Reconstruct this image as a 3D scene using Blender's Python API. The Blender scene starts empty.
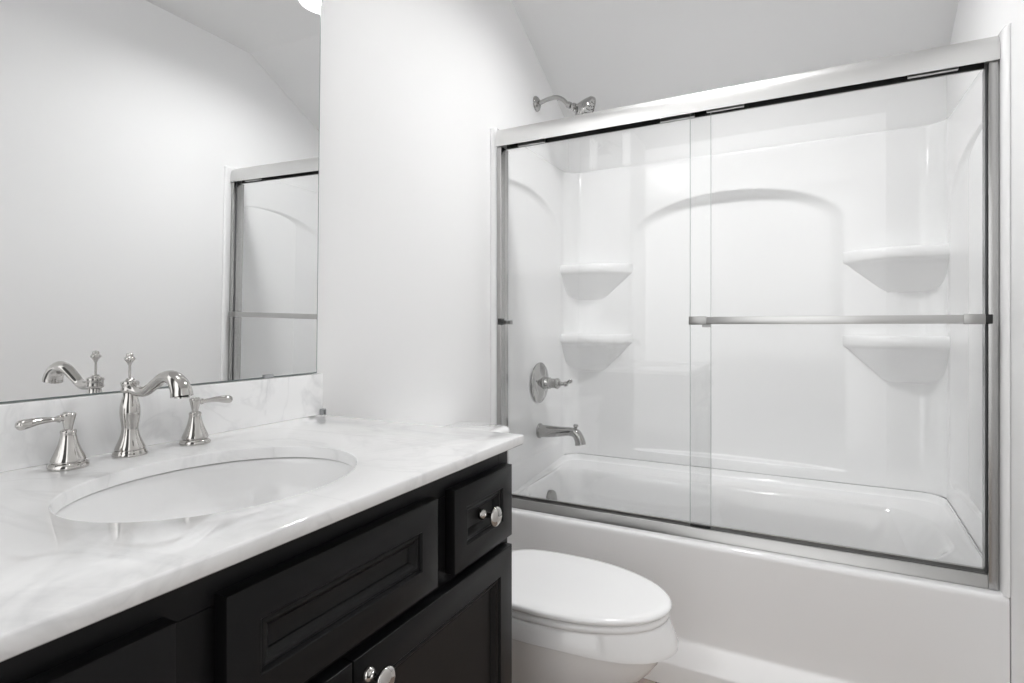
import bpy, bmesh, math, random
from mathutils import Vector, Matrix
random.seed(4)
PI = math.pi
SC = bpy.context.scene
COL = SC.collection

# ------------------------------------------------------------------ camera
cam_d = bpy.data.cameras.new('camera')
cam_d.sensor_width = 36.0
cam_d.lens = 36.0 * 553.83 / 1024.0
cam_d.shift_y = -14.58 / 1024.0
cam_d.clip_start = 0.02
cam = bpy.data.objects.new('camera', cam_d)
cam.location = (1.057, 0.0, 1.11)
cam.rotation_euler = (PI / 2, 0, math.radians(27.748))
COL.objects.link(cam)
SC.camera = cam

# ------------------------------------------------------------------ world, lights, exposure
W = bpy.data.worlds.new('world'); SC.world = W; W.use_nodes = True
bg = W.node_tree.nodes['Background']
wt = W.node_tree
tcw = wt.nodes.new('ShaderNodeTexCoord'); sxw = wt.nodes.new('ShaderNodeSeparateXYZ'); rpw = wt.nodes.new('ShaderNodeValToRGB')
mrw = wt.nodes.new('ShaderNodeMapRange'); mrw.inputs['From Min'].default_value = -1.0; mrw.inputs['From Max'].default_value = 1.0
rpw.color_ramp.elements[0].position = 0.30; rpw.color_ramp.elements[0].color = (0.42, 0.42, 0.42, 1)
rpw.color_ramp.elements[1].position = 0.58; rpw.color_ramp.elements[1].color = (1.0, 1.0, 1.0, 1)
wt.links.new(tcw.outputs['Generated'], sxw.inputs[0]); wt.links.new(sxw.outputs['Z'], mrw.inputs['Value']); wt.links.new(mrw.outputs[0], rpw.inputs[0]); # dark sector added to the world, behind right, for streaks in polished metal
atw = wt.nodes.new('ShaderNodeMath'); atw.operation = 'ARCTAN2'; ngw = wt.nodes.new('ShaderNodeMath'); ngw.operation = 'MULTIPLY'; ngw.inputs[1].default_value = -1.0
wt.links.new(sxw.outputs['Y'], ngw.inputs[0]); wt.links.new(sxw.outputs['X'], atw.inputs[0]); wt.links.new(ngw.outputs[0], atw.inputs[1])
sbw = wt.nodes.new('ShaderNodeMath'); sbw.operation = 'SUBTRACT'; sbw.inputs[1].default_value = math.radians(36); wt.links.new(atw.outputs[0], sbw.inputs[0])
abw = wt.nodes.new('ShaderNodeMath'); abw.operation = 'ABSOLUTE'; wt.links.new(sbw.outputs[0], abw.inputs[0])
dkw = wt.nodes.new('ShaderNodeMapRange'); dkw.inputs['From Min'].default_value = math.radians(12); dkw.inputs['From Max'].default_value = math.radians(15)
dkw.inputs['To Min'].default_value = 0.06; dkw.inputs['To Max'].default_value = 1.0; wt.links.new(abw.outputs[0], dkw.inputs['Value'])
mxw = wt.nodes.new('ShaderNodeMix'); mxw.data_type = 'RGBA'; mxw.blend_type = 'MULTIPLY'; mxw.inputs[0].default_value = 1.0
wt.links.new(rpw.outputs[0], mxw.inputs[6]); wt.links.new(dkw.outputs[0], mxw.inputs[7]); wt.links.new(mxw.outputs[2], bg.inputs[0])
bg.inputs[1].default_value = 1.06

vs = SC.view_settings
vs.view_transform = 'Standard'; vs.look = 'None'; vs.gamma = 1.0
vs.use_curve_mapping = False
vs.exposure = 0.86
cy = SC.cycles
cy.max_bounces = 14; cy.diffuse_bounces = 8; cy.glossy_bounces = 8
cy.transmission_bounces = 10; cy.transparent_max_bounces = 24
cy.caustics_reflective = False; cy.caustics_refractive = False
cy.sample_clamp_indirect = 4.0

# ------------------------------------------------------------------ materials
def mat(name, col, rough=0.5, metal=0.0, coat=0.0, spec=0.5):
    m = bpy.data.materials.new(name); m.use_nodes = True
    b = m.node_tree.nodes['Principled BSDF']
    b.inputs['Base Color'].default_value = (*col, 1)
    b.inputs['Roughness'].default_value = rough
    b.inputs['Metallic'].default_value = metal
    b.inputs['Coat Weight'].default_value = coat
    b.inputs['Coat Roughness'].default_value = 0.03
    b.inputs['Specular IOR Level'].default_value = spec
    return m
def nd(m, t): return m.node_tree.nodes.new(t)
def lk(m, a, b): m.node_tree.links.new(a, b)
def bump_noise(m, scale, strength, dist=0.002, detail=2.0):
    t = nd(m, 'ShaderNodeTexCoord'); n = nd(m, 'ShaderNodeTexNoise'); b = nd(m, 'ShaderNodeBump')
    n.inputs['Scale'].default_value = scale; n.inputs['Detail'].default_value = detail
    b.inputs['Strength'].default_value = strength; b.inputs['Distance'].default_value = dist
    lk(m, t.outputs['Object'], n.inputs['Vector']); lk(m, n.outputs[0], b.inputs['Height'])
    lk(m, b.outputs[0], m.node_tree.nodes['Principled BSDF'].inputs['Normal'])

M = {}
M['paint'] = mat('white_wall_paint', (0.90, 0.90, 0.90), 0.55); bump_noise(M['paint'], 260, 0.05)
M['ceil'] = mat('white_ceiling_paint', (0.82, 0.82, 0.82), 0.9); bump_noise(M['ceil'], 200, 0.05)
M['trim'] = mat('white_trim_paint', (0.85, 0.85, 0.85), 0.35)
M['acrylic'] = mat('white_gloss_acrylic', (0.875, 0.875, 0.877), 0.12, coat=0.5)
bump_noise(M['acrylic'], 6, 0.10, 0.004, 1.0)
M['porcelain'] = mat('white_porcelain', (0.91, 0.91, 0.91), 0.07, coat=0.7)
M['seat'] = mat('white_seat_plastic', (0.91, 0.91, 0.91), 0.16, coat=0.2)
M['black'] = mat('black_cabinet_paint', (0.0075, 0.0075, 0.0080), 0.32, spec=0.18); bump_noise(M['black'], 90, 0.03)
M['chrome'] = mat('polished_nickel', (0.56, 0.545, 0.525), 0.05, 1.0)
M['shower_chrome'] = mat('shower_nickel', (0.44, 0.435, 0.425), 0.06, 1.0)
M['rubber'] = mat('black_rubber', (0.012, 0.012, 0.012), 0.5)
M['cavity'] = mat('header_cavity_shade', (0.03, 0.03, 0.03), 0.6)  # near-black colour stands in for the shade inside the open header
M['mirror'] = mat('mirror_silver', (0.90, 0.905, 0.905), 0.0, 1.0)
M['mirror_edge'] = mat('mirror_glass_edge', (0.20, 0.24, 0.24), 0.15)
M['clear'] = mat('clear_plastic', (0.40, 0.41, 0.42), 0.08)
M['drain'] = mat('drain_nickel', (0.7, 0.69, 0.67), 0.12, 1.0)

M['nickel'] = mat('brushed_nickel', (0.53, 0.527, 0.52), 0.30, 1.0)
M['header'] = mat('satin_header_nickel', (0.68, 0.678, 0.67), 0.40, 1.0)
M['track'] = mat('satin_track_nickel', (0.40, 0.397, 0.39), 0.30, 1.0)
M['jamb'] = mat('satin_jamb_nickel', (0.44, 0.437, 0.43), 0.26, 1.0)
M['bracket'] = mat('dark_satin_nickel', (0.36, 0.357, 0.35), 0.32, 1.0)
M['edge'] = mat('glass_edge', (0.50, 0.53, 0.525), 0.2)
M['seal'] = mat('grey_rubber_seal', (0.09, 0.092, 0.095), 0.5)

def marble():
    m = mat('white_marble', (0.85, 0.85, 0.85), 0.05, coat=0.3)
    b = m.node_tree.nodes['Principled BSDF']
    t = nd(m, 'ShaderNodeTexCoord')
    mp = nd(m, 'ShaderNodeMapping'); mp.inputs['Rotation'].default_value = (0.5, 0.3, 0.65); mp.inputs['Scale'].default_value = (1.0, 2.1, 1.5)
    lk(m, t.outputs['Object'], mp.inputs[0])
    n1 = nd(m, 'ShaderNodeTexNoise'); n1.inputs['Scale'].default_value = 3.6; n1.inputs['Detail'].default_value = 7; n1.inputs['Roughness'].default_value = 0.62; n1.inputs['Distortion'].default_value = 1.0
    n2 = nd(m, 'ShaderNodeTexNoise'); n2.inputs['Scale'].default_value = 2.2; n2.inputs['Detail'].default_value = 5; n2.inputs['Distortion'].default_value = 2.2
    lk(m, mp.outputs[0], n1.inputs['Vector']); lk(m, mp.outputs[0], n2.inputs['Vector'])
    # thin veins where the distorted noise crosses its middle
    s = nd(m, 'ShaderNodeMath'); s.operation = 'SUBTRACT'; s.inputs[1].default_value = 0.5
    a = nd(m, 'ShaderNodeMath'); a.operation = 'ABSOLUTE'
    lk(m, n2.outputs[0], s.inputs[0]); lk(m, s.outputs[0], a.inputs[0])
    rv = nd(m, 'ShaderNodeMapRange'); rv.inputs['From Min'].default_value = 0.0; rv.inputs['From Max'].default_value = 0.035
    rv.inputs['To Min'].default_value = 0.30; rv.inputs['To Max'].default_value = 0.0
    lk(m, a.outputs[0], rv.inputs['Value'])
    rc = nd(m, 'ShaderNodeMapRange'); rc.inputs['From Min'].default_value = 0.52; rc.inputs['From Max'].default_value = 0.78
    rc.inputs['To Min'].default_value = 0.0; rc.inputs['To Max'].default_value = 0.34
    lk(m, n1.outputs[0], rc.inputs['Value'])
    mu = nd(m, 'ShaderNodeMath'); mu.operation = 'MULTIPLY_ADD'
    lk(m, rv.outputs[0], mu.inputs[0]); lk(m, n1.outputs[0], mu.inputs[1]); lk(m, rc.outputs[0], mu.inputs[2])
    mx = nd(m, 'ShaderNodeMix'); mx.data_type = 'RGBA'
    mx.inputs[6].default_value = (0.915, 0.915, 0.915, 1); mx.inputs[7].default_value = (0.46, 0.465, 0.475, 1)
    lk(m, mu.outputs[0], mx.inputs[0]); lk(m, mx.outputs[2], b.inputs['Base Color'])
    return m
M['marble'] = marble()

def glass():
    m = bpy.data.materials.new('clear_door_glass'); m.use_nodes = True
    nt = m.node_tree; nt.nodes.remove(nt.nodes['Principled BSDF'])
    out = nt.nodes['Material Output']
    tr = nd(m, 'ShaderNodeBsdfTransparent'); tr.inputs[0].default_value = (0.99, 0.992, 0.991, 1)
    gl = nd(m, 'ShaderNodeBsdfGlossy'); gl.inputs['Roughness'].default_value = 0.0
    g = nd(m, 'ShaderNodeNewGeometry'); d = nd(m, 'ShaderNodeVectorMath'); d.operation = 'DOT_PRODUCT'
    lk(m, g.outputs['Incoming'], d.inputs[0]); lk(m, g.outputs['Normal'], d.inputs[1])
    def math_(op, a, bval=None):
        n = nd(m, 'ShaderNodeMath'); n.operation = op; lk(m, a, n.inputs[0])
        if bval is not None: n.inputs[1].default_value = bval
        return n.outputs[0]
    c = math_('ABSOLUTE', d.outputs['Value'])
    n = nd(m, 'ShaderNodeMath'); n.operation = 'SUBTRACT'; n.inputs[0].default_value = 1.0; lk(m, c, n.inputs[1])
    f = math_('POWER', n.outputs[0], 5.0)
    f = math_('MULTIPLY', f, 0.96); f = math_('ADD', f, 0.04)
    mx = nd(m, 'ShaderNodeMixShader'); lk(m, f, mx.inputs[0]); lk(m, tr.outputs[0], mx.inputs[1]); lk(m, gl.outputs[0], mx.inputs[2])
    lk(m, mx.outputs[0], out.inputs['Surface'])
    return m
M['glass'] = glass()

def wood():
    m = mat('brown_floor_planks', (0.42, 0.28, 0.19), 0.35)
    b = m.node_tree.nodes['Principled BSDF']
    t = nd(m, 'ShaderNodeTexCoord'); mp = nd(m, 'ShaderNodeMapping'); mp.inputs['Rotation'].default_value = (0, 0, PI / 2)
    br = nd(m, 'ShaderNodeTexBrick'); br.inputs['Scale'].default_value = 1.0
    br.inputs['Brick Width'].default_value = 1.2; br.inputs['Row Height'].default_value = 0.13; br.inputs['Mortar Size'].default_value = 0.002
    br.inputs['Color1'].default_value = (0.50, 0.41, 0.345, 1); br.inputs['Color2'].default_value = (0.43, 0.35, 0.295, 1); br.inputs['Mortar'].default_value = (0.1, 0.06, 0.04, 1)
    lk(m, t.outputs['Object'], mp.inputs[0]); lk(m, mp.outputs[0], br.inputs['Vector'])
    m2 = nd(m, 'ShaderNodeMapping'); m2.inputs['Scale'].default_value = (40, 2.5, 1); n = nd(m, 'ShaderNodeTexNoise'); n.inputs['Scale'].default_value = 2; n.inputs['Detail'].default_value = 6
    lk(m, t.outputs['Object'], m2.inputs[0]); lk(m, m2.outputs[0], n.inputs['Vector'])
    mx = nd(m, 'ShaderNodeMix'); mx.data_type = 'RGBA'; mx.blend_type = 'MULTIPLY'; mx.inputs[0].default_value = 0.5
    lk(m, br.outputs['Color'], mx.inputs[6]); lk(m, n.outputs[1], mx.inputs[7]); lk(m, mx.outputs[2], b.inputs['Base Color'])
    return m
M['wood'] = wood()

def emit(name, col, s):
    m = bpy.data.materials.new(name); m.use_nodes = True
    b = m.node_tree.nodes['Principled BSDF']
    b.inputs['Base Color'].default_value = (0.9, 0.9, 0.9, 1)
    b.inputs['Emission Color'].default_value = (*col, 1); b.inputs['Emission Strength'].default_value = s
    return m
M['lamp'] = emit('lit_ceiling_diffuser', (1.0, 1.0, 1.0), 122.0)
M['candle'] = emit('frosted_light_tube', (1.0, 1.0, 1.0), 1.2)
M['bulb'] = emit('lit_frosted_shade', (1.0, 1.0, 1.0), 24.0)

# ------------------------------------------------------------------ mesh helpers
def finish(name, bm, m, parent=None, smooth=35, normals=True):
    if normals: bmesh.ops.recalc_face_normals(bm, faces=bm.faces[:])
    me = bpy.data.meshes.new(name); bm.to_mesh(me); bm.free()
    if smooth is not None:
        for p in me.polygons: p.use_smooth = True
        if smooth < 180: me.set_sharp_from_angle(angle=math.radians(smooth))
    me.materials.append(M[m] if isinstance(m, str) else m)
    o = bpy.data.objects.new(name, me); COL.objects.link(o)
    if parent is not None: o.parent = parent
    return o
def tag(o, label, cat, group=None):
    o['label'] = label; o['category'] = cat
    if group: o['group'] = group
    return o
def thing(name, label, cat, group=None):
    o = bpy.data.objects.new(name, None); o.empty_display_size = 0.05
    COL.objects.link(o); tag(o, label, cat, group); return o
def struct(o): o['kind'] = 'structure'; return o

def box(bm, x0, x1, y0, y1, z0, z1, bev=0.0, seg=2):
    b = bmesh.new()
    bmesh.ops.create_cube(b, size=1.0)
    for v in b.verts:
        v.co = Vector(((x0 + x1) / 2 + v.co.x * (x1 - x0), (y0 + y1) / 2 + v.co.y * (y1 - y0), (z0 + z1) / 2 + v.co.z * (z1 - z0)))
    if bev > 0: bmesh.ops.bevel(b, geom=b.edges[:], offset=bev, segments=seg, profile=0.5, affect='EDGES')
    join(bm, b)
def join(bm, b):
    vm = {}
    for v in b.verts: vm[v] = bm.verts.new(v.co)
    for f in b.faces:
        try: bm.faces.new([vm[v] for v in f.verts])
        except ValueError: pass
    b.free()
def loft(bm, rings, cap0=True, cap1=True, closed=True):
    R = [[bm.verts.new(p) for p in r] for r in rings]
    n = len(R[0])
    for a, b in zip(R, R[1:]):
        for i in range(n if closed else n - 1):
            j = (i + 1) % n
            bm.faces.new((a[i], a[j], b[j], b[i]))
    if cap0: bm.faces.new(R[0][::-1])
    if cap1: bm.faces.new(R[-1])
    return R
def lathe(bm, prof, origin=(0, 0, 0), axis=(0, 0, 1), seg=40, cap=True):
    q = Vector((0, 0, 1)).rotation_difference(Vector(axis).normalized())
    o = Vector(origin)
    rings = [[o + q @ Vector((max(r, 1e-5) * math.cos(2 * PI * k / seg), max(r, 1e-5) * math.sin(2 * PI * k / seg), z)) for k in range(seg)] for r, z in prof]
    loft(bm, rings, cap, cap)
def spline(ctrl, n):
    P = [Vector(c) for c in ctrl]; out = []
    P = [2 * P[0] - P[1]] + P + [2 * P[-1] - P[-2]]
    for i in range(1, len(P) - 2):
        for k in range(n):
            t = k / n; a, b, c, d = P[i - 1], P[i], P[i + 1], P[i + 2]
            out.append(0.5 * ((2 * b) + (c - a) * t + (2 * a - 5 * b + 4 * c - d) * t * t + (3 * b - a - 3 * c + d) * t ** 3))
    out.append(P[-2]); return out
def tube(bm, ctrl, radii, n=8, seg=24, flat=1.0, up=None):
    # ctrl points carry matching radii; both are splined together
    pts = spline(ctrl, n)
    rr = [v.x for v in spline([(r, 0, 0) for r in radii], n)]
    rings = []
    t0 = (pts[1] - pts[0]).normalized()
    ref = Vector(up) if up else (Vector((0, 0, 1)) if abs(t0.z) < 0.9 else Vector((1, 0, 0)))
    for i, p in enumerate(pts):
        t = (pts[min(i + 1, len(pts) - 1)] - pts[max(i - 1, 0)]).normalized()
        u = (ref - t * ref.dot(t)).normalized(); w = t.cross(u); ref = u
        rings.append([p + (u * math.cos(2 * PI * k / seg) * flat + w * math.sin(2 * PI * k / seg)) * max(rr[i], 1e-5) for k in range(seg)])
    loft(bm, rings)
def rrect(x0, x1, y0, y1, z, r, n=8):
    # rounded rectangle, r either a number or four corner radii (x0y0, x1y0, x1y1, x0y1)
    R = r if isinstance(r, (tuple, list)) else (r,) * 4
    out = []
    for (cx, cyy, sx, sy, a0, rr) in ((x0, y0, 1, 1, PI, R[0]), (x1, y0, -1, 1, 1.5 * PI, R[1]), (x1, y1, -1, -1, 0, R[2]), (x0, y1, 1, -1, 0.5 * PI, R[3])):
        for k in range(n + 1):
            a = a0 + 0.5 * PI * k / n
            out.append(Vector((cx + sx * rr + rr * math.cos(a), cyy + sy * rr + rr * math.sin(a), z)))
    return out
def sstep(t):
    t = max(0.0, min(1.0, t)); return t * t * (3 - 2 * t)

# ================================================================== THE ROOM
ROOM_X = 1.540; BACK_Y = 2.63; FRONT_Y = -0.45
CEIL = 2.480; KINK = 1.935; SLOPE = 0.507
def ceil_z(y): return CEIL - max(0, y - KINK) * SLOPE

bm = bmesh.new(); box(bm, -0.1, ROOM_X + 0.1, FRONT_Y - 0.1, BACK_Y + 0.1, -0.1, 0)
struct(finish('floor', bm, 'wood', smooth=None))

def wall_poly(name, pts, ext, m='paint'):
    bm = bmesh.new(); a = [bm.verts.new(p) for p in pts]; b = [bm.verts.new(Vector(p) + Vector(ext)) for p in pts]
    n = len(pts); bm.faces.new(a); bm.faces.new(b[::-1])
    for i in range(n): bm.faces.new((a[i], a[(i + 1) % n], b[(i + 1) % n], b[i]))
    return struct(finish(name, bm, m, smooth=None))
zb = ceil_z(BACK_Y)
wall_poly('wall_left', [(0, FRONT_Y, 0), (0, BACK_Y, 0), (0, BACK_Y, zb), (0, KINK, CEIL), (0, FRONT_Y, CEIL)], (-0.1, 0, 0))
wall_poly('wall_back', [(-0.1, BACK_Y, 0), (ROOM_X + 0.1, BACK_Y, 0), (ROOM_X + 0.1, BACK_Y, zb), (-0.1, BACK_Y, zb)], (0, 0.1, 0))
# right wall: beside the tub it runs a little out of square
def wall_x(y): return 1.5140 + 0.030 * max(0.0, y - 1.79)
bm = bmesh.new()
plan = [(wall_x(FRONT_Y), FRONT_Y), (wall_x(1.79), 1.79), (wall_x(KINK), KINK), (wall_x(BACK_Y), BACK_Y), (ROOM_X + 0.1, BACK_Y), (ROOM_X + 0.1, KINK), (ROOM_X + 0.1, FRONT_Y)]
loft(bm, [[Vector((x, y, 0)) for x, y in plan], [Vector((x, y, ceil_z(y) + 0.03)) for x, y in plan]], False, False)
struct(finish('wall_right', bm, 'paint', smooth=40))
wall_poly('ceiling', [(-0.1, FRONT_Y - 0.1, CEIL), (-0.1, KINK, CEIL), (-0.1, BACK_Y + 0.1, ceil_z(BACK_Y + 0.1)), (-0.1, BACK_Y + 0.1, ceil_z(BACK_Y + 0.1) + 0.1), (-0.1, KINK, CEIL + 0.1), (-0.1, FRONT_Y - 0.1, CEIL + 0.1)], (ROOM_X + 0.2, 0, 0), 'ceil')
def baseboard(name, x0, x1, y0, y1):
    bm = bmesh.new(); box(bm, x0, x1, y0, y1, 0, 0.09, 0.003); struct(finish(name, bm, 'trim', smooth=None))
baseboard('baseboard_left', 0, 0.013, 0.99, 1.735)

# ================================================================== BATHTUB
TX0, TX1, TB = 0.010, 1.5120, 2.585
bath = thing('bathtub', 'white alcove bathtub with a plain apron, below the sliding glass doors', 'bathtub')
bm = bmesh.new()
def lift(p, zup):   # the ledge along the back wall lies a little higher than the front rim
    return Vector((p.x, p.y, p.z + zup * sstep((p.y - 1.90) / 0.10)))
rings = []
for z, yf in ((0.0, 1.743), (0.064, 1.743), (0.072, 1.745), (0.118, 1.788), (0.126, 1.7915), (0.135, 1.7922), (0.20, 1.794), (0.385, 1.7962), (0.416, 1.7965), (0.4230, 1.7967), (0.4280, 1.7978), (0.4315, 1.7996), (0.4340, 1.8022), (0.4354, 1.8056), (0.4360, 1.810)):
    rings.append(rrect(TX0, TX1, yf, TB, z, 0.002, 10))
def stand(p, h): return Vector((p.x, p.y, p.z + h * sstep((p.y - 1.886) / 0.08)))
UP = 0.025
for x, yf, yb, z, h, rf, rb in ((0.016, 1.8195, 2.581, 0.4362, 0.0, .006, .02), (0.019, 1.824, 2.570, 0.4364, 0.0530, .01, .078), (0.0305, 1.832, 2.5545, 0.4366, 0.0530, .012, .0755),
                                (0.0325, 1.836, 2.5525, 0.4367, 0.050, .014, .075), (0.035, 1.842, 2.549, 0.4367, 0.036, .016, .074), (0.040, 1.85, 2.543, 0.4368, 0.0285, .02, .072), (0.048, 1.86, 2.534, 0.4368, 0.0262, .03, .07)):
    rings.append([stand(p, h) for p in rrect(x, 1.5435 - x if x > .02 else 1.510, yf, yb, z, (rf, rf, rb, rb), 10)])
inner = [   # x0, x1, y0, y1, z, r left, r right
    (0.065, 1.455, 1.912, 2.405, 0.4365, .10, .16), (0.071, 1.448, 1.919, 2.398, 0.434, .10, .16), (0.077, 1.440, 1.925, 2.392, 0.427, .10, .16),
    (0.082, 1.430, 1.930, 2.386, 0.415, .10, .16), (0.095, 1.380, 1.942, 2.374, 0.33, .10, .16), (0.112, 1.30, 1.955, 2.360, 0.20, .10, .15),
    (0.125, 1.245, 1.968, 2.346, 0.13, .10, .14), (0.15, 1.20, 1.99, 2.325, 0.095, .09, .12), (0.19, 1.15, 2.03, 2.29, 0.082, .07, .09), (0.30, 1.0, 2.11, 2.26, 0.08, .04, .04)]
for x0, x1, y0, y1, z, ra, rb in inner:
    r = rrect(x0, x1, y0, y1, z, (ra, rb, rb, ra), 10)
    rings.append([lift(p, UP if z > .3 else 0) for p in r])
# deck: lift the deck ring too
loft(bm, rings, cap0=True, cap1=True)
finish('tub_shell', bm, 'acrylic', bath, smooth=50)
bm = bmesh.new()
lathe(bm, [(0.0, 0), (0.039, 0), (0.039, 0.014), (0.037, 0.018), (0.030, 0.020), (0.0, 0.0205)], (0.0915, 2.185, 0.368), (1, 0, 0.12), 36)
finish('overflow_cover', bm, 'bracket', bath)
bm = bmesh.new()
lathe(bm, [(0.0, 0), (0.035, 0), (0.035, 0.004), (0.028, 0.006), (0.0, 0.004)], (0.30, 2.185, 0.0805), (0, 0, 1), 32)
finish('drain', bm, 'drain', bath)

# ================================================================== SURROUND
sur = thing('shower_surround', 'glossy white moulded wall surround with arched panels and corner shelves, above the bathtub', 'shower wall')
SX0, SX1, SY1 = 0.030, 1.515, 2.555
SZ0, SZ1 = 0.4922, 1.866
RF = 0.075
SXF = 1.4995   # the right side steps in where the door jamb is fixed
def path():
    """plan of the three walls: list of (x, y, nx, ny, wall, local coordinate)"""
    P = []
    for y, x in ((1.8315, 0.0006), (1.8285, 0.007), (1.828, 0.017), (1.8283, 0.024), (1.8292, 0.0280), (1.8310, SX0)):
        P.append((x, y, 1, 0, None, y))
    n = 46
    for k in range(n + 1):
        y = 1.833 + (SY1 - RF - 1.833) * k / n; P.append((SX0, y, 1, 0, 'L', y))
    for k in range(1, 10):
        a = PI - 0.5 * PI * k / 10; P.append((SX0 + RF + RF * math.cos(a), SY1 - RF + RF * math.sin(a), -math.cos(a), -math.sin(a), None, 0))
    n = 110
    for k in range(n + 1):
        x = SX0 + RF + (SX1 - SX0 - 2 * RF) * k / n; P.append((x, SY1, 0, -1, 'B', x))
    for k in range(1, 10):
        a = 0.5 * PI - 0.5 * PI * k / 10; P.append((SX1 - RF + RF * math.cos(a), SY1 - RF + RF * math.sin(a), -math.cos(a), -math.sin(a), None, 0))
    n = 46
    for k in range(n, -1, -1):
        y = 1.83 + (SY1 - RF - 1.83) * k / n; P.append((SXF + (SX1 - SXF) * sstep((y - 1.888) / 0.05), y, -1, 0, 'R', y))
    for y, x in ((1.826, SXF), (1.815, SXF + .0004), (1.806, SXF + .0016), (1.800, SXF + .0040), (1.7965, SXF + .0070), (1.7955, SXF + .0110), (1.7960, wall_x(1.796) - .0012)):
        P.append((x, y, -1, 0, None, y))
    return P
def arch_sd(u, z, c, a, zs, h):
    d = u - c
    if z <= zs: return a - abs(d)
    r = math.sqrt((d / a) ** 2 + ((z - zs) / h) ** 2)
    g = math.sqrt((d / a ** 2) ** 2 + ((z - zs) / h ** 2) ** 2) / max(r, 1e-6)
    return (1 - r) / max(g, 1e-6)
def recess(w, u, z):
    if w == 'B':
        c, a = 0.780, 0.432; sd = arch_sd(u, z, c, a, 1.515, 0.182)
        prof = max(0.0, 1 - ((u - c) / a) ** 2)
        dep = 0.050 * prof ** 0.95
        up = 1 - (1 - max(0.0, min(1.0, (sd + 0.001) / 0.050))) ** 3
        sill = sstep((z - 0.534) / 0.011)
        return dep * up * sill
    if w in ('L', 'R'):
        c, a = 2.055, 0.400; sd = arch_sd(u, z, c, a, 1.535, 0.165)
        prof = max(0.0, 1 - (max(0.0, u - c) / a) ** 2)
        return 0.018 * prof ** 1.0 * (1 - (1 - max(0.0, min(1.0, (sd + 0.001) / 0.045))) ** 3) * sstep((z - 0.55) / 0.02) * sstep((u - 1.89) / 0.03)
    return 0.0
zs = []
z = SZ0
while z < SZ1 - 0.012:
    zs.append(z); z += 0.0028 if (0.525 < z < 0.552) else 0.005 if (0.55 <= z < 0.56 or 1.50 < z < 1.71) else 0.02
P = path()
bm = bmesh.new()
rows = []
def row(z, out=0.0, extra=0.0):
    return [bm.verts.new((x - nx * (recess(w, u, z) * (1 if extra == 0 else 0) + out), y - ny * (recess(w, u, z) * (1 if extra == 0 else 0) + out), z)) for x, y, nx, ny, w, u in P]
def row_low(out):   # the panel's lower edge drops to the tub rim beside the door jambs
    return [bm.verts.new((x - nx * out, y - ny * out, SZ0 if w == 'B' or (w is None and y > 2.1) else SZ0 - 0.0560)) for x, y, nx, ny, w, u in P]
rows.append(row_low(0.010)); rows.append(row_low(0.0))
for z in zs[1:]: rows.append(row(z))
for z, o in ((SZ1 - 0.010, 0), (SZ1 - 0.005, 0.001), (SZ1 - 0.0015, 0.0035), (SZ1, 0.008)): rows.append(row(z, o))
rows.append(row(SZ1 + 0.0005, 0.024))
for a, b in zip(rows, rows[1:]):
    for i in range(len(P) - 1): bm.faces.new((a[i], a[i + 1], b[i + 1], b[i]))
finish('wall_panel', bm, 'acrylic', sur, smooth=60)

def shelf(side, ztop, k=1.0):
    """corner shelf: a thick lip that tapers below into a corbel in the corner"""
    bm = bmesh.new()
    def outline(xin, dep, z, wall_y, back=0.0):
        # from the inner end on the back wall, bowed forward, to the side wall
        xs0 = SX0 - 0.004
        pts = []
        n = 18
        for k in range(n + 1):
            t = k / n
            x = xin + (xs0 - xin) * t
            d = 1.55 * dep * (1 - (1 - min(1, t / 0.62)) ** 2.2) if dep > 0 else 0
            pts.append((x, SY1 - d))
        pts.append((xs0, SY1 + 0.012)); pts.append((xin, SY1 + 0.012))
        out = []
        for x, y in pts:
            if side > 0: x = SX0 + SX1 - x
            out.append(Vector((x, y, z)))
        return out
    rings = [outline(0.345, 0.052, ztop - 0.006, 0), outline(0.349, 0.062, ztop + 0.001, 0), outline(0.350, 0.066, ztop - 0.003, 0), outline(0.350, 0.069, ztop - 0.010, 0), outline(0.350, 0.069, ztop - 0.034, 0),
             outline(0.348, 0.066, ztop - 0.042, 0), outline(0.343, 0.059, ztop - 0.046, 0), outline(0.332, 0.055, ztop - 0.046 - k * 0.006, 0), outline(0.312, 0.049, ztop - 0.046 - k * 0.026, 0), outline(0.282, 0.041, ztop - 0.046 - k * 0.052, 0),
             outline(0.25, 0.031, ztop - 0.046 - k * 0.079, 0), outline(0.225, 0.018, ztop - 0.046 - k * 0.101, 0), outline(0.205, 0.003, ztop - 0.046 - k * 0.114, 0), outline(0.20, -0.006, ztop - 0.046 - k * 0.117, 0)]
    loft(bm, rings)
    o = finish('shelf', bm, 'acrylic', sur, smooth=50)
    return o
for s in (-1, 1):
    shelf(s, 1.405, 1.0); shelf(s, 1.076, 1.13)

# ================================================================== SHOWER DOOR FRAME
FX0, FX1 = 0.0305, 1.4985
fr = thing('shower_door_frame', 'brushed nickel sliding-door frame with a rounded header bar, standing on the tub rim', 'shower door frame')
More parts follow.
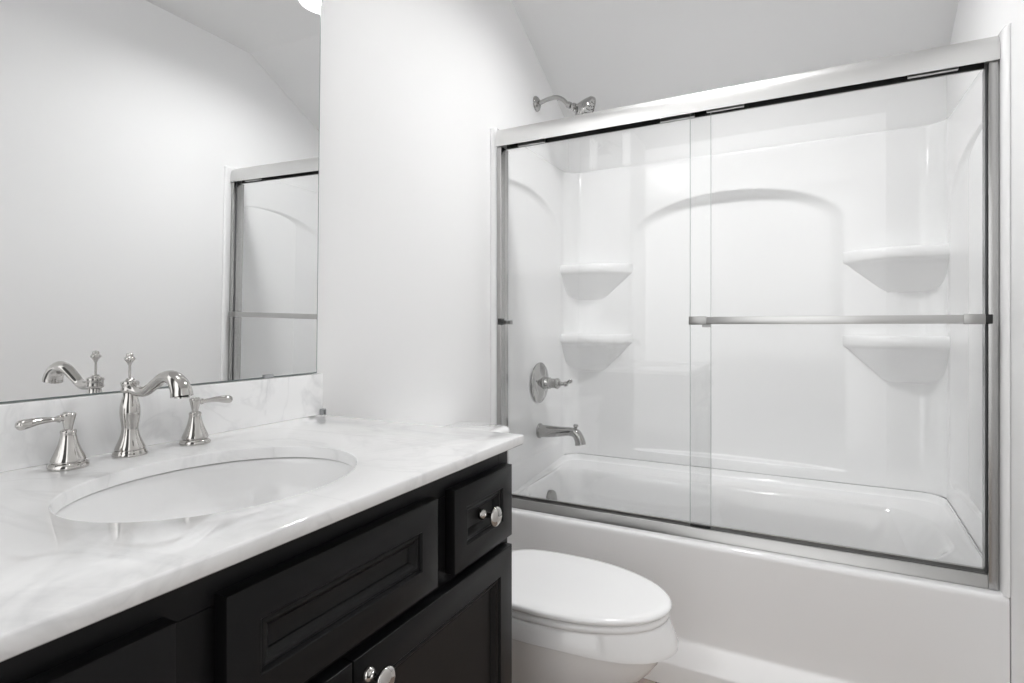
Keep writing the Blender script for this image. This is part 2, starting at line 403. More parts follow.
# header: a hollow rounded channel, open underneath
bm = bmesh.new()
prof = [(1.876, 1.790), (1.876, 1.855), (1.872, 1.8595), (1.852, 1.8605), (1.842, 1.859), (1.832, 1.853), (1.825, 1.843), (1.8215, 1.830), (1.8205, 1.812), (1.8205, 1.790),
        (1.8235, 1.790), (1.8235, 1.825), (1.829, 1.842), (1.842, 1.853), (1.873, 1.853), (1.873, 1.790)]
loft(bm, [[Vector((x, y, z)) for y, z in prof] for x in (FX0, FX1 + 0.0004)])
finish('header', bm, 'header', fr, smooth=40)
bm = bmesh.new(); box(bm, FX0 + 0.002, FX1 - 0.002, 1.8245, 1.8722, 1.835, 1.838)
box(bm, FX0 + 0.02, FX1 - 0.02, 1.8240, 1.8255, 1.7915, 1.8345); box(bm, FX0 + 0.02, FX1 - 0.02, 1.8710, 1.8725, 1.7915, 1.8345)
finish('header_shade_strips', bm, 'cavity', fr, smooth=None)  # added strips, coloured dark as the shade up inside the channel
bm = bmesh.new()
prof = [(1.8265, 0.4373), (1.8265, 0.4405), (1.8285, 0.4445), (1.8350, 0.4665), (1.8370, 0.469), (1.841, 0.469), (1.841, 0.460), (1.850, 0.460), (1.850, 0.469), (1.853, 0.469), (1.853, 0.460), (1.868, 0.460), (1.868, 0.472), (1.880, 0.472), (1.880, 0.4373)]
loft(bm, [[Vector((x, y, z)) for y, z in prof] for x in (FX0 + 0.0205, FX1 - 0.0215)])
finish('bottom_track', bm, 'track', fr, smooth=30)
for x0, x1 in ((FX0, FX0 + 0.020), (FX1 - 0.021, FX1)):
    bm = bmesh.new(); box(bm, x0, x1, 1.826, 1.884, 0.4373, 1.7895, 0.0015)
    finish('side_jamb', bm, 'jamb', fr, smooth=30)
for x0, x1 in ((FX1 - 0.0255, FX1 - 0.0212),):
    bm = bmesh.new(); box(bm, x0, x1, 1.836, 1.8415, 0.474, 1.789, 0.001)
    finish('rubber_seal', bm, 'seal', fr, smooth=30)
for x0, x1, y0 in ((FX0 + 0.0105, FX0 + 0.0255, 1.815), (FX1 - 0.031, FX1 - 0.015, 1.813)):
    bm = bmesh.new(); box(bm, x0, x1, y0, 1.842, 1.118, 1.142, 0.002)
    finish('bumper', bm, 'rubber', fr, smooth=30)

# outer door (right) and inner door (left)
def pane(x0, x1, yc, parent, xe):
    bm = bmesh.new(); box(bm, x0, x1, yc - 0.003, yc + 0.003, 0.4745, 1.812, 0.0008, 1)
    g_ = finish('glass_panel', bm, 'glass', parent, smooth=None)
    bm = bmesh.new(); box(bm, xe - 0.0007, xe + 0.0007, yc - 0.0032, yc + 0.0032, 0.4747, 1.811)
    finish('glass_edge', bm, 'edge', g_, smooth=None)
    bm = bmesh.new()
    for xa in (x0 + 0.05, x1 - 0.16):
        box(bm, xa, xa + 0.11, yc - 0.005, yc + 0.005, 1.790, 1.832, 0.001)
    finish('hanger', bm, 'nickel', parent, smooth=None)
od = thing('sliding_glass_door', 'clear sliding glass door with a long flat towel bar, nearer of the two shower panels', 'shower door')
pane(0.735, 1.4695, 1.8455, od, 0.7345)
bm = bmesh.new(); box(bm, 0.788, 1.424, 1.806, 1.810, 1.1185, 1.1415, 0.0008)
tb = finish('towel_bar', bm, 'nickel', od, smooth=30)
for xa, xb in ((0.737, 0.7895), (1.4225, 1.4670)):
    bm = bmesh.new()
    box(bm, xa, xb, 1.8045, 1.8115, 1.117, 1.143, 0.0008)
    e = (xa, xa + 0.016) if xa < 1 else (xb - 0.016, xb)
    box(bm, e[0], e[1], 1.8115, 1.8425, 1.117, 1.143, 0.0008)
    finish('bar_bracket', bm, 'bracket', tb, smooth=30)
bm = bmesh.new(); box(bm, 0.735, 0.797, 1.8415, 1.8495, 0.4715, 0.4775, 0.0005)
finish('door_guide', bm, 'rubber', od, smooth=None)
idr = thing('sliding_glass_door', 'plain clear sliding glass door with small end pulls, farther panel before the tub faucet', 'shower door')
pane(0.0540, 0.795, 1.8625, idr, 0.7955)
for xa, xw, za in ((0.055, 0.013, 1.120), (0.768, 0.026, 1.109)):
    bm = bmesh.new(); box(bm, xa, xa + xw, 1.8658, 1.886, za, za + 0.015, 0.001)
    finish('door_pull', bm, 'bracket', idr, smooth=30)

# ================================================================== SHOWER FITTINGS
FY = 2.24
sh = thing('overhead_shower', 'nickel shower head on a curved arm, high on the wall above the glass doors', 'shower head')
bm = bmesh.new(); lathe(bm, [(0, 0.0005), (0.034, 0.0005), (0.034, 0.004), (0.030, 0.010), (0.018, 0.017), (0.0115, 0.019), (0, 0.019)], (0, FY, 2.106), (1, 0, 0), 36)
finish('wall_flange', bm, 'shower_chrome', sh)
bm = bmesh.new(); tube(bm, [(0.015, FY, 2.106), (0.06, FY, 2.116), (0.10, FY, 2.116), (0.13, FY, 2.100), (0.152, FY, 2.074)], [0.0095] * 5, 8, 20)
finish('arm', bm, 'shower_chrome', sh)
ax = Vector((0.87, 0.16, -0.46)).normalized()
o0 = Vector((0.150, FY, 2.076))
bm = bmesh.new()
lathe(bm, [(0, 0), (0.013, 0), (0.0145, 0.004), (0.0145, 0.016), (0.011, 0.019), (0.017, 0.026), (0.0175, 0.036), (0.013, 0.043)], o0, ax, 30)
finish('ball_joint', bm, 'shower_chrome', sh)
bm = bmesh.new()
lathe(bm, [(0, 0.038), (0.015, 0.038), (0.020, 0.044), (0.034, 0.056), (0.048, 0.068), (0.056, 0.077), (0.058, 0.080), (0.058, 0.083), (0.064, 0.086), (0.067, 0.090), (0.0675, 0.100), (0.066, 0.104), (0.060, 0.105), (0.058, 0.102), (0, 0.102)], o0, ax, 48)
hd = finish('spray_head', bm, 'shower_chrome', sh)
bm = bmesh.new()
q = Vector((0, 0, 1)).rotation_difference(ax)
for rr, n in ((0.014, 6), (0.030, 12), (0.046, 18)):
    for k in range(n):
        a = 2 * PI * k / n
        lathe(bm, [(0, 0.1015), (0.0018, 0.1015), (0.0014, 0.1045), (0, 0.1048)], o0 + q @ Vector((rr * math.cos(a), rr * math.sin(a), 0)), ax, 8)
finish('nozzles', bm, 'rubber', hd)

val = thing('shower_valve', 'round nickel shower valve plate with a knob handle, above the tub spout', 'shower valve')
zc = 0.862
bm = bmesh.new(); lathe(bm, [(0, 0), (0.090, 0), (0.090, 0.004), (0.086, 0.008), (0.070, 0.012), (0.066, 0.015), (0.040, 0.019), (0.030, 0.024), (0, 0.024)], (SX0 - 0.0138, FY, zc), (1, 0, 0), 56)
finish('escutcheon', bm, 'shower_chrome', val)
bm = bmesh.new(); lathe(bm, [(0, 0), (0.028, 0), (0.028, 0.024), (0.0255, 0.028), (0.0255, 0.034), (0.0215, 0.037), (0.0215, 0.062), (0.024, 0.065), (0.024, 0.072), (0.017, 0.080), (0, 0.080)], (SX0 + 0.004, FY, zc), (1, 0, 0), 40)
finish('sleeve', bm, 'shower_chrome', val)
bm = bmesh.new()
lathe(bm, [(0, 0.0), (0.010, 0.0), (0.009, 0.010), (0.0075, 0.018), (0.0105, 0.024), (0.0115, 0.031), (0.009, 0.038), (0, 0.040)], (SX0 + 0.083, FY, zc), (1, 0, 0), 30)
tube(bm, [(SX0 + 0.110, FY, zc), (SX0 + 0.122, FY - 0.004, zc + 0.006), (SX0 + 0.134, FY - 0.008, zc + 0.012), (SX0 + 0.142, FY - 0.010, zc + 0.016), (SX0 + 0.147, FY - 0.011, zc + 0.018)], [0.006, 0.0055, 0.0085, 0.0085, 0.002], 6, 18)
finish('handle', bm, 'shower_chrome', val)

sp = thing('tub_spout', 'nickel tub spout with a small diverter knob, below the round shower valve', 'tub spout')
zc = 0.648
bm = bmesh.new()
lathe(bm, [(0, 0), (0.033, 0), (0.033, 0.005), (0.028, 0.010), (0.0255, 0.015), (0, 0.015)], (SX0 - 0.0138, FY, zc), (1, 0, 0), 36)
tube(bm, [(SX0 - 0.006, FY, zc), (0.07, FY, zc + 0.001), (0.12, FY, zc + 0.005), (0.165, FY, zc + 0.009), (0.191, FY, zc + 0.002), (0.206, FY, zc - 0.022), (0.211, FY, zc - 0.044)], [0.0275, 0.0255, 0.0212, 0.0190, 0.0205, 0.0220, 0.0235], 10, 28)
finish('spout_body', bm, 'shower_chrome', sp)
bm = bmesh.new(); lathe(bm, [(0, -0.01), (0.007, -0.01), (0.006, 0.008), (0.0105, 0.014), (0.0115, 0.018), (0.0085, 0.023), (0, 0.0245)], (0.188, FY, zc + 0.019), (0.1, 0, 1), 24)
finish('diverter_knob', bm, 'shower_chrome', sp)

# ================================================================== VANITY CABINET
VY0, VY1, VXF = 0.076, 0.971, 0.536
CT = 0.877
van = thing('vanity_cabinet', 'black painted bathroom vanity cabinet with panelled doors and drawers under the marble counter', 'cabinet')
bm = bmesh.new()
box(bm, 0.004, VXF - 0.019, VY1 - 0.018, VY1, 0.0, CT - 0.0005, 0.0008); box(bm, 0.004, VXF - 0.019, VY0, VY0 + 0.018, 0.0, CT - 0.0005, 0.0008)
box(bm, 0.004, VXF - 0.02, VY0 + 0.0185, VY1 - 0.0185, 0.10, 0.118); box(bm, 0.003, 0.012, VY0 + 0.0185, VY1 - 0.0185, 0.119, CT - 0.0005)
box(bm, VXF - 0.085, VXF - 0.07, VY0 + 0.0185, VY1 - 0.0185, 0.0, 0.0995)
finish('carcass', bm, 'black', van, smooth=None)
bm = bmesh.new()
xa, xb = VXF - 0.0188, VXF
DB = 0.700
for y0, y1 in ((VY0, VY0 + 0.038), (VY1 - 0.038, VY1)): box(bm, xa, xb, y0, y1, 0.0, CT - 0.0005, 0.001)
box(bm, xa, xb, VY0 + 0.0381, VY1 - 0.0381, 0.832, CT - 0.0005, 0.0008); box(bm, xa, xb, VY0 + 0.0381, VY1 - 0.0381, 0.680, 0.718, 0.0008); box(bm, xa, xb, VY0 + 0.0381, VY1 - 0.0381, 0.10, 0.15, 0.0008)
for y0, y1 in ((0.303, 0.358), (0.694, 0.749)): box(bm, xa, xb, y0 - 0.012, y1 + 0.012, 0.7182, 0.8318)
box(bm, xa, xb, 0.505, 0.543, 0.1502, 0.6798)
finish('face_frame', bm, 'black', van, smooth=None)
def front(name, y0, y1, z0, z1, stile, deep=0.010):
    x0, x1 = VXF + 0.0008, VXF + 0.0195
    bm = bmesh.new()
    steps = [(0, x0), (0, x1 - 0.0018), (0.0006, x1 - 0.0005), (0.002, x1), (stile - 0.001, x1), (stile, x1 - 0.0008), (stile + 0.0012, x1 - 0.0045), (stile + 0.0035, x1 - 0.0050), (stile + 0.006, x1 - 0.0038),
             (stile + 0.008, x1 - 0.0042), (stile + 0.0115, x1 - 0.0066), (stile + 0.0145, x1 - 0.0098), (stile + 0.0165, x1 - deep - 0.0014), (stile + 0.0172, x1 - deep - 0.0032), (stile + 0.0182, x1 - deep - 0.0034)]
    loft(bm, [[Vector((x, y0 + i, z0 + i)), Vector((x, y1 - i, z0 + i)), Vector((x, y1 - i, z1 - i)), Vector((x, y0 + i, z1 - i))] for i, x in steps])
    return finish(name, bm, 'black', van, smooth=25)
def knob(y, z, parent):
    bm = bmesh.new()
    lathe(bm, [(0, 0), (0.0095, 0), (0.0100, 0.002), (0.0096, 0.006), (0.0070, 0.009), (0.0048, 0.0115), (0.0044, 0.019), (0.0062, 0.0235), (0.0140, 0.0265), (0.0172, 0.0290), (0.0177, 0.0315), (0.0165, 0.0340), (0.0125, 0.0365), (0.0065, 0.0380), (0, 0.0384)], (0, 0, 0), (1, 0, 0), 32)
    for v in bm.verts: v.co += Vector((0, y, z))
    return bm
fx = VXF + 0.0195
f1 = front('drawer', 0.754, 0.954, DB + 0.006, 0.843, 0.037)
f2 = front('drawer', 0.096, 0.302, DB + 0.006, 0.843, 0.037)
ff = front('false_front', 0.351, 0.707, DB + 0.006, 0.844, 0.040)
d1 = front('door', 0.5255, 0.954, 0.125, 0.688, 0.046)
d2 = front('door', 0.094, 0.5225, 0.125, 0.688, 0.046)
def put_knob(par, y, z, xs):
    o = finish('knob', knob(y, z, par), 'chrome', par, smooth=40); o.location.x = xs; o['label'] = 'polished nickel knob'
put_knob(f1, 0.854, 0.7745, fx - 0.0112); put_knob(f2, 0.199, 0.7745, fx - 0.0112)
put_knob(d1, 0.5485, 0.660, fx + 0.0002); put_knob(d2, 0.4995, 0.660, fx + 0.0002)

# ================================================================== COUNTER, SINK
CY0, CY1, CX1, CZ = 0.064, 0.9815, 0.567, 0.897
SXC, SYC, SB, SA = 0.321, 0.5134, 0.1664, 0.1983
bm = bmesh.new()
N = 96
def rect_ring(z, ins):
    out = []
    x0, x1, y0, y1 = 0.0025 + (0), CX1 - ins, CY0 + ins, CY1 - ins
    for k in range(N):
        a = 2 * PI * k / N
        dx, dy = math.cos(a), math.sin(a)
        tx = ((x1 - SXC) if dx > 0 else (x0 - SXC)) / dx if abs(dx) > 1e-9 else 1e9
        ty = ((y1 - SYC) if dy > 0 else (y0 - SYC)) / dy if abs(dy) > 1e-9 else 1e9
        t = min(tx, ty); out.append(Vector((SXC + dx * t, SYC + dy * t, z)))
    # snap nearest samples to the four corners
    for cx, cyy in ((x0, y0), (x1, y0), (x1, y1), (x0, y1)):
        i = min(range(N), key=lambda i: (out[i].x - cx) ** 2 + (out[i].y - cyy) ** 2); out[i] = Vector((cx, cyy, z))
    return out
def ell(z, g, k=1.0):
    return [Vector((SXC + (SB + g) * math.cos(2 * PI * i / N) * k, SYC + (SA + g) * math.sin(2 * PI * i / N) * k, z)) for i in range(N)]
loft(bm, [ell(CZ - 0.0195, 0.0), ell(CZ - 0.003, 0.0), ell(CZ - 0.0008, 0.0008), ell(CZ, 0.003), rect_ring(CZ, 0.003), rect_ring(CZ - 0.0009, 0.0009), rect_ring(CZ - 0.003, 0), rect_ring(CZ - 0.017, 0), rect_ring(CZ - 0.0195, 0.0025), ell(CZ - 0.0195, 0.0)], False, False)
bmesh.ops.remove_doubles(bm, verts=bm.verts[:], dist=1e-6)
tag(finish('countertop', bm, 'marble', smooth=50), 'white marble countertop slab with an oval sink cut-out, on the black vanity', 'countertop')
bm = bmesh.new(); box(bm, 0.0012, 0.020, CY0, CY1, CZ + 0.0003, CZ + 0.0995, 0.0012)
tag(finish('backsplash', bm, 'marble', smooth=50), 'low grey-veined marble backsplash strip standing along the wall under the mirror', 'backsplash')

sink = thing('sink_basin', 'oval white porcelain undermount sink set below the marble counter', 'sink')
bm = bmesh.new()
rings = [ell(CZ - 0.0230, 0.018), ell(CZ - 0.0230, 0.0065), ell(CZ - 0.0245, 0.005)]
depth = 0.135
for t in (0.04, 0.10, 0.2, 0.32, 0.45, 0.58, 0.7, 0.8, 0.88, 0.94):
    k = (1 - t ** 2.6) ** 0.5
    rings.append(ell(CZ - 0.0245 - depth * t ** 0.8, 0.005, max(0.12, k)))
rings.append(ell(CZ - 0.0245 - depth, 0, 0.10))
# outer skin
for t in (0.94, 0.8, 0.58, 0.32, 0.1):
    k = (1 - t ** 2.6) ** 0.5
    rings.append(ell(CZ - 0.030 - (depth + 0.006) * t ** 0.8, 0.012, max(0.14, k)))
rings.append(ell(CZ - 0.031, 0.018)); rings.append(ell(CZ - 0.0230, 0.018))
loft(bm, rings, False, False); bmesh.ops.remove_doubles(bm, verts=bm.verts[:], dist=1e-6)
finish('bowl', bm, 'porcelain', sink, smooth=60)
bm = bmesh.new(); lathe(bm, [(0, -0.006), (0.0245, -0.006), (0.0245, 0.002), (0.021, 0.0035), (0.019, 0.001), (0.014, 0.004), (0, 0.005)], (SXC, SYC, CZ - 0.0245 - depth + 0.0035), (0, 0, 1), 32)
finish('drain', bm, 'drain', sink)

# ================================================================== FAUCET
FX, FYC = 0.064, 0.5205
FZ = CZ
KF = 0.85   # girth
def sc(prof): return [(r * KF, z) for r, z in prof]
fau = thing('faucet', 'polished nickel bathroom faucet with arched spout and two lever handles, behind the sink', 'faucet')
bm = bmesh.new(); lathe(bm, sc([(0, 0), (0.0295, 0), (0.0300, 0.002), (0.0295, 0.004), (0.0275, 0.0055), (0.0272, 0.0075), (0.0262, 0.009), (0, 0.009)]), (FX, FYC, CZ + 0.0003), (0, 0, 1), 44)
finish('base_ring', bm, 'chrome', fau, smooth=55)
bm = bmesh.new(); lathe(bm, sc([(0, 0.0086), (0.0240, 0.0086), (0.0240, 0.0100), (0.0258, 0.0106), (0.0258, 0.0122), (0.0236, 0.0170), (0.0205, 0.0230), (0.0176, 0.0295), (0.0154, 0.0360), (0.0140, 0.044), (0.0148, 0.052), (0.0168, 0.062), (0.0176, 0.072), (0.0168, 0.082), (0.0140, 0.092), (0.0118, 0.098), (0.0115, 0.104), (0.0150, 0.1055), (0.0155, 0.108), (0.0150, 0.111), (0.0150, 0.117), (0.0158, 0.119), (0.0150, 0.122), (0.0085, 0.124), (0.0060, 0.128), (0, 0.128)]), (FX, FYC, CZ), (0, 0, 1), 48)
finish('body', bm, 'chrome', fau, smooth=55)
bm = bmesh.new()
tube(bm, [(FX + 0.004, FYC, CZ + 0.1125), (FX + 0.024, FYC, CZ + 0.1070), (FX + 0.046, FYC, CZ + 0.1085), (FX + 0.070, FYC, CZ + 0.1205), (FX + 0.093, FYC, CZ + 0.1315), (FX + 0.115, FYC, CZ + 0.1335), (FX + 0.132, FYC, CZ + 0.1255), (FX + 0.1405, FYC, CZ + 0.1135), (FX + 0.1425, FYC, CZ + 0.1055)], [0.0098, 0.0086, 0.0082, 0.0086, 0.0096, 0.0114, 0.0136, 0.0152, 0.0157], 8, 30)
finish('spout', bm, 'chrome', fau, smooth=55)
bm = bmesh.new(); lathe(bm, [(0, 0), (0.0106, 0), (0.0106, 0.002), (0, 0.002)], (FX + 0.1427, FYC, CZ + 0.1033), (0, 0, 1), 24)
finish('aerator', bm, 'drain', fau)
bm = bmesh.new(); lathe(bm, sc([(0, 0), (0.0023, 0), (0.0023, 0.026), (0.0036, 0.0275), (0.0036, 0.029), (0.0060, 0.032), (0.0092, 0.035), (0.0098, 0.037), (0.0075, 0.0395), (0.0058, 0.0405), (0.0062, 0.043), (0.0050, 0.0455), (0, 0.0465)]), (FX - 0.001, FYC, CZ + 0.1235), (0, 0, 1), 28)
finish('lift_rod', bm, 'chrome', fau, smooth=55)

def handle(y, s, L):
    FX = 0.072
    bm = bmesh.new(); lathe(bm, sc([(0, 0.0088), (0.0235, 0.0088), (0.0236, 0.0108), (0.0258, 0.0115), (0.0258, 0.0130), (0.0238, 0.0175), (0.0205, 0.0240), (0.0172, 0.0310), (0.0146, 0.0380), (0.0127, 0.0450), (0.0115, 0.0515), (0.0122, 0.054), (0.0118, 0.0565), (0.0082, 0.0585), (0, 0.0590)]), (FX, y, CZ), (0, 0, 1), 44)
    t = finish('handle', bm, 'chrome', fau, smooth=55)
    bm = bmesh.new(); lathe(bm, sc([(0, 0), (0.0295, 0), (0.0302, 0.0025), (0.0295, 0.0055), (0.0278, 0.0075), (0.0262, 0.0088), (0, 0.0088)]), (FX, y, CZ + 0.0003), (0, 0, 1), 44)
    finish('base_ring', bm, 'chrome', t, smooth=55)
    bm = bmesh.new(); lathe(bm, sc([(0, 0.0575), (0.0066, 0.0575), (0.0068, 0.061), (0.0084, 0.068), (0.0108, 0.077), (0.0118, 0.0805), (0.0110, 0.0825), (0.0070, 0.0840), (0, 0.0845)]), (FX, y, CZ), (0, 0, 1), 36)
    finish('hub', bm, 'chrome', t, smooth=55)
    bm = bmesh.new()
    tube(bm, [(FX, y + s * 0.006, CZ + 0.0752)] + [(FX + 0.006 * t, y + s * L * t, CZ + 0.0755 + dz) for t, dz in ((0.2, 0), (0.35, .0005), (0.58, .0008), (0.80, -.0008), (0.94, -.0022), (1.0, -.0028))], [0.0052, 0.0046, 0.0046, 0.0064, 0.0086, 0.0078, 0.0020], 8, 24, flat=0.85)
    lathe(bm, sc([(0, 0), (0.0064, 0), (0.0066, 0.0012), (0.0064, 0.0026), (0, 0.0026)]), (FX, y + s * 0.0115, CZ + 0.0753), (0, s, 0), 24)
    finish('lever', bm, 'chrome', t, smooth=55)
handle(FYC - 0.0910, -1, 0.066)
handle(FYC + 0.1065, 1, 0.070)

# ================================================================== MIRROR
mir = thing('wall_mirror', 'large frameless mirror on the wall directly above the marble backsplash', 'mirror')
mir_R = Matrix.Rotation(0.0090, 3, 'Z') @ Matrix.Rotation(0.0150, 3, 'Y')   # leans out at the top, a little askew
mir_P = Vector((0.0080, 0.9765, CZ + 0.1005))
mir.rotation_euler = mir_R.to_euler(); mir.location = mir_P - mir_R @ mir_P
MZ0, MZ1, MY0, MY1 = CZ + 0.1005, 2.16, 0.064, 0.9750
bm = bmesh.new(); box(bm, 0.0008, 0.0058, MY0, MY1, MZ0, MZ1)
finish('backing_glass', bm, 'mirror_edge', mir, smooth=None)
bm = bmesh.new()
vsx = [bm.verts.new(p) for p in ((0.0061, MY0 + .002, MZ0 + .002), (0.0061, MY1 - .002, MZ0 + .002), (0.0061, MY1 - .002, MZ1 - .002), (0.0061, MY0 + .002, MZ1 - .002))]
b2 = [bm.verts.new(v.co - Vector((0.0002, 0, 0))) for v in vsx]
bm.faces.new(vsx); bm.faces.new(b2[::-1])
for i in range(4): bm.faces.new((vsx[i], vsx[(i + 1) % 4], b2[(i + 1) % 4], b2[i]))
finish('mirror_face', bm, 'mirror', mir, smooth=None)
bm = bmesh.new(); box(bm, 0.0062, 0.010, 0.822, 0.846, MZ0 - 0.0003, MZ0 + 0.007, 0.0008)
finish('mirror_clip', bm, 'clear', mir, smooth=30)
bm = bmesh.new()
box(bm, 0.0205, 0.0225, 0.9695, 0.9805, CZ + 0.0004, CZ + 0.0125, 0.0005); box(bm, 0.0226, 0.0315, 0.9695, 0.9715, CZ + 0.0004, CZ + 0.0125, 0.0005)
box(bm, 0.0226, 0.0315, 0.9785, 0.9805, CZ + 0.0004, CZ + 0.0125, 0.0005); box(bm, 0.0205, 0.0315, 0.9695, 0.9805, CZ + 0.0126, CZ + 0.0145, 0.0005)
tag(finish('plastic_clip', bm, 'clear', smooth=30), 'tiny clear plastic clip on the counter at the end of the backsplash', 'clip')

# ================================================================== TOILET
TY = 1.387
toi = thing('toilet', 'white elongated toilet with a closed lid, between the black vanity and the bathtub', 'toilet')
def egg(xb, xf, hw, z, xw=None, nb=2.6, nf=2.0, n=64):
    """egg outline: blunt back at xb, round front at xf, widest at xw"""
    if xw is None: xw = xb + (xf - xb) * 0.45
    out = []
    for k in range(n):
        a = 2 * PI * k / n; c, s = math.cos(a), math.sin(a)
        e = nf if c >= 0 else nb
        x = xw + (xf - xw if c >= 0 else xw - xb) * math.copysign(abs(c) ** (2 / e), c)
        y = hw * math.copysign(abs(s) ** (2 / (2.0 if c >= 0 else nb)), s)
        out.append(Vector((x, TY + 0.95 * y, z)))
    return out
bm = bmesh.new()
rings = [egg(.13, .56, .120, 0.001, nb=4, nf=2.6), egg(.13, .56, .120, .012, nb=4, nf=2.6), egg(.135, .55, .114, .03, nb=4, nf=2.6), egg(.14, .545, .108, .07, nb=4, nf=2.5), egg(.14, .565, .110, .11, nb=4, nf=2.4), egg(.14, .600, .118, .15, nb=4, nf=2.3),
         egg(.14, .645, .131, .19, nb=3.4), egg(.14, .685, .146, .230, nb=3.2), egg(.14, .718, .160, .268, nb=3), egg(.14, .740, .170, .300, nb=3), egg(.14, .751, .1755, .325, nb=3), egg(.14, .755, .1775, .3345, nb=3),
         egg(.14, .776, .1835, .3370, nb=3), egg(.14, .786, .190, .3420, nb=3), egg(.14, .786, .190, .3500, nb=3), egg(.14, .771, .1855, .370, nb=3), egg(.14, .765, .1835, .380, nb=3), egg(.142, .760, .180, .3855, nb=3), egg(.15, .752, .174, .387, nb=3)]
for r_ in rings:   # the lower edge of the rim band dips toward the front
    for p_ in r_:
        if p_.z > 0.2: p_.z -= 0.021 * sstep((p_.x - 0.50) / 0.27) * sstep((0.384 - p_.z) / 0.045)
loft(bm, rings)
box(bm, 0.03, 0.20, TY - 0.11, TY + 0.11, 0.27, 0.383, 0.012, 3)
finish('bowl', bm, 'porcelain', toi, smooth=50)
bm = bmesh.new()
o_ = dict(nb=3.2, nf=2.0)
rings = [egg(.255, .757, .177, .3885, **o_), egg(.25, .763, .181, .391, **o_), egg(.25, .764, .182, .398, **o_), egg(.252, .761, .180, .4035, **o_), egg(.26, .754, .175, .4055, **o_), egg(.32, .69, .118, .4055, **o_), egg(.325, .685, .114, .402, **o_), egg(.325, .685, .114, .391, **o_), egg(.32, .69, .118, .3885, **o_), egg(.255, .757, .177, .3885, **o_)]
loft(bm, rings, False, False); bmesh.ops.remove_doubles(bm, verts=bm.verts[:], dist=1e-6)
finish('seat', bm, 'seat', toi, smooth=60)
bm = bmesh.new()
rings = [egg(.245, .757, .177, .4085, **o_), egg(.242, .765, .1825, .4100, **o_), egg(.240, .769, .185, .4135, **o_), egg(.240, .769, .185, .4185, **o_), egg(.242, .766, .183, .4225, **o_), egg(.247, .759, .178, .4250, **o_), egg(.26, .742, .166, .4262, **o_), egg(.32, .66, .11, .4275, **o_), egg(.42, .53, .03, .4282, **o_)]
loft(bm, rings)
finish('lid', bm, 'seat', toi, smooth=60)
for s in (-1, 1):
    bm = bmesh.new(); box(bm, 0.215, 0.262, TY + s * 0.075 - 0.017, TY + s * 0.075 + 0.017, 0.3865, 0.416, 0.006, 3)
    finish('hinge', bm, 'seat', toi)
bm = bmesh.new()
loft(bm, [rrect(0.035, 0.185, TY - .190, TY + .190, 0.384, .03), rrect(0.03, 0.192, TY - .197, TY + .197, 0.395, .035), rrect(0.02, 0.205, TY - .210, TY + .210, 0.753, .035)])
finish('tank', bm, 'porcelain', toi, smooth=50)
bm = bmesh.new()
loft(bm, [rrect(0.015, 0.212, TY - .217, TY + .217, 0.754, .035), rrect(0.010, 0.217, TY - .222, TY + .222, 0.759, .038), rrect(0.010, 0.217, TY - .222, TY + .222, 0.776, .038), rrect(0.013, 0.213, TY - .218, TY + .218, 0.784, .036), rrect(0.022, 0.202, TY - .207, TY + .207, 0.788, .03)])
finish('tank_lid', bm, 'porcelain', toi, smooth=50)
bm = bmesh.new()
lathe(bm, [(0, 0), (0.014, 0), (0.014, 0.004), (0.009, 0.008), (0.009, 0.014), (0, 0.014)], (0.2045, TY - 0.150, 0.685), (1, 0, 0), 24)
tube(bm, [(0.2150, TY - 0.150, 0.685), (0.2170, TY - 0.120, 0.682), (0.2180, TY - 0.085, 0.677)], [0.006, 0.005, 0.0065], 8, 16)
finish('flush_lever', bm, 'chrome', toi)
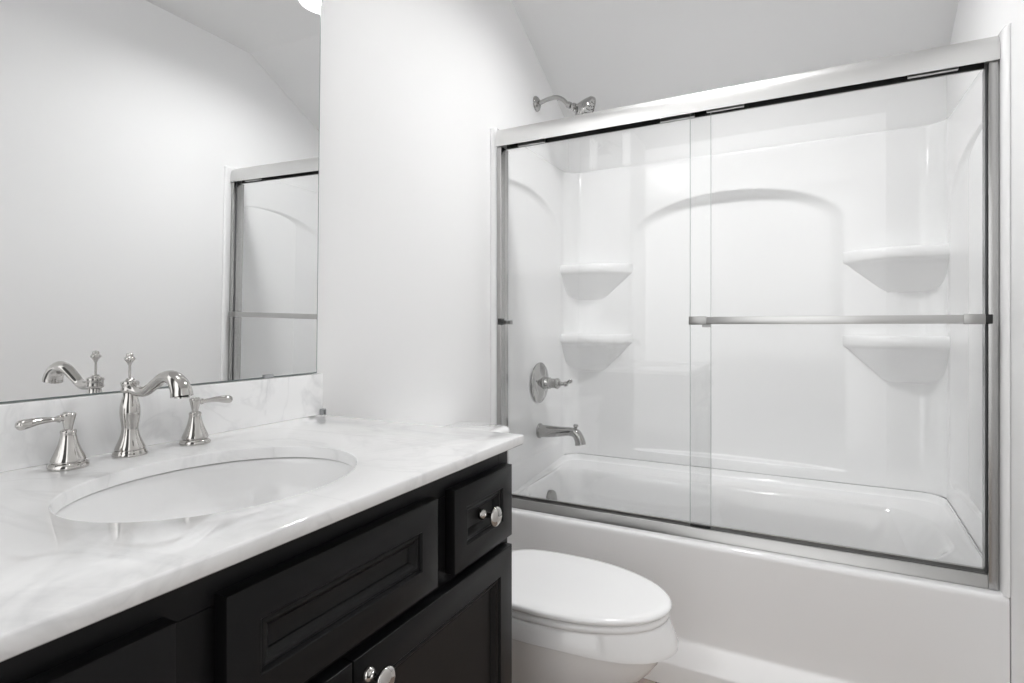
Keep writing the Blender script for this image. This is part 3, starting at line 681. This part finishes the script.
for s in (-1, 1):
    bm = bmesh.new(); lathe(bm, [(0, 0), (0.014, 0), (0.014, 0.006), (0.010, 0.016), (0, 0.019)], (0.30, TY + s * 0.108, 0.011), (0, 0, 1), 24)
    finish('bolt_cap', bm, 'seat', toi)

# ================================================================== LAMPS
LX, LY = 0.765, 1.690
cl = thing('ceiling_light', 'round white flush ceiling light glowing above the toilet, reflected in the mirror corner', 'ceiling light')
bm = bmesh.new(); lathe(bm, [(0.0, 0), (0.100, 0), (0.102, 0.004), (0.102, 0.038), (0.099, 0.042), (0.091, 0.042), (0.088, 0.038), (0.080, 0.006), (0, 0.006)], (LX, LY, CEIL - 0.0005), (0, 0, -1), 48)
finish('drum', bm, 'trim', cl)
bm = bmesh.new(); lathe(bm, [(0, 0.0062), (0.079, 0.0062), (0.0795, 0.009), (0.070, 0.0105), (0, 0.0110)], (LX, LY, CEIL - 0.0005), (0, 0, -1), 48)
finish('diffuser', bm, 'lamp', cl)
vl = thing('vanity_light', 'nickel wall light with a frosted tube and glowing globe, above the mirror', 'wall light')
VY = 0.51
bm = bmesh.new(); lathe(bm, [(0, 0), (0.055, 0), (0.055, 0.008), (0.048, 0.016), (0.02, 0.020), (0, 0.020)], (0.0008, VY, 2.235), (1, 0, 0), 40)
finish('backplate', bm, 'nickel', vl)
bm = bmesh.new(); tube(bm, [(0.018, VY, 2.235), (0.05, VY, 2.215), (0.085, VY, 2.19), (0.102, VY, 2.19)], [0.008] * 4, 8, 16)
finish('arm', bm, 'nickel', vl)
bm = bmesh.new(); lathe(bm, [(0, 0), (0.010, 0), (0.024, 0.010), (0.024, 0.200), (0.018, 0.205), (0, 0.205)], (0.130, VY, 2.065), (0, 0, 1), 32)
finish('light_tube', bm, 'candle', vl)
bm = bmesh.new(); lathe(bm, [(0, 0.0), (0.026, 0.0), (0.034, 0.012), (0.030, 0.022), (0, 0.022)], (0.130, VY, 2.2702), (0, 0, 1), 32)
finish('cup', bm, 'nickel', vl)
bm = bmesh.new(); lathe(bm, [(0.052 * math.sin(PI * k / 20), -0.052 * math.cos(PI * k / 20)) for k in range(21)], (0.130, VY, 2.340), (0, 0, 1), 40)
finish('globe', bm, 'bulb', vl, smooth=180)
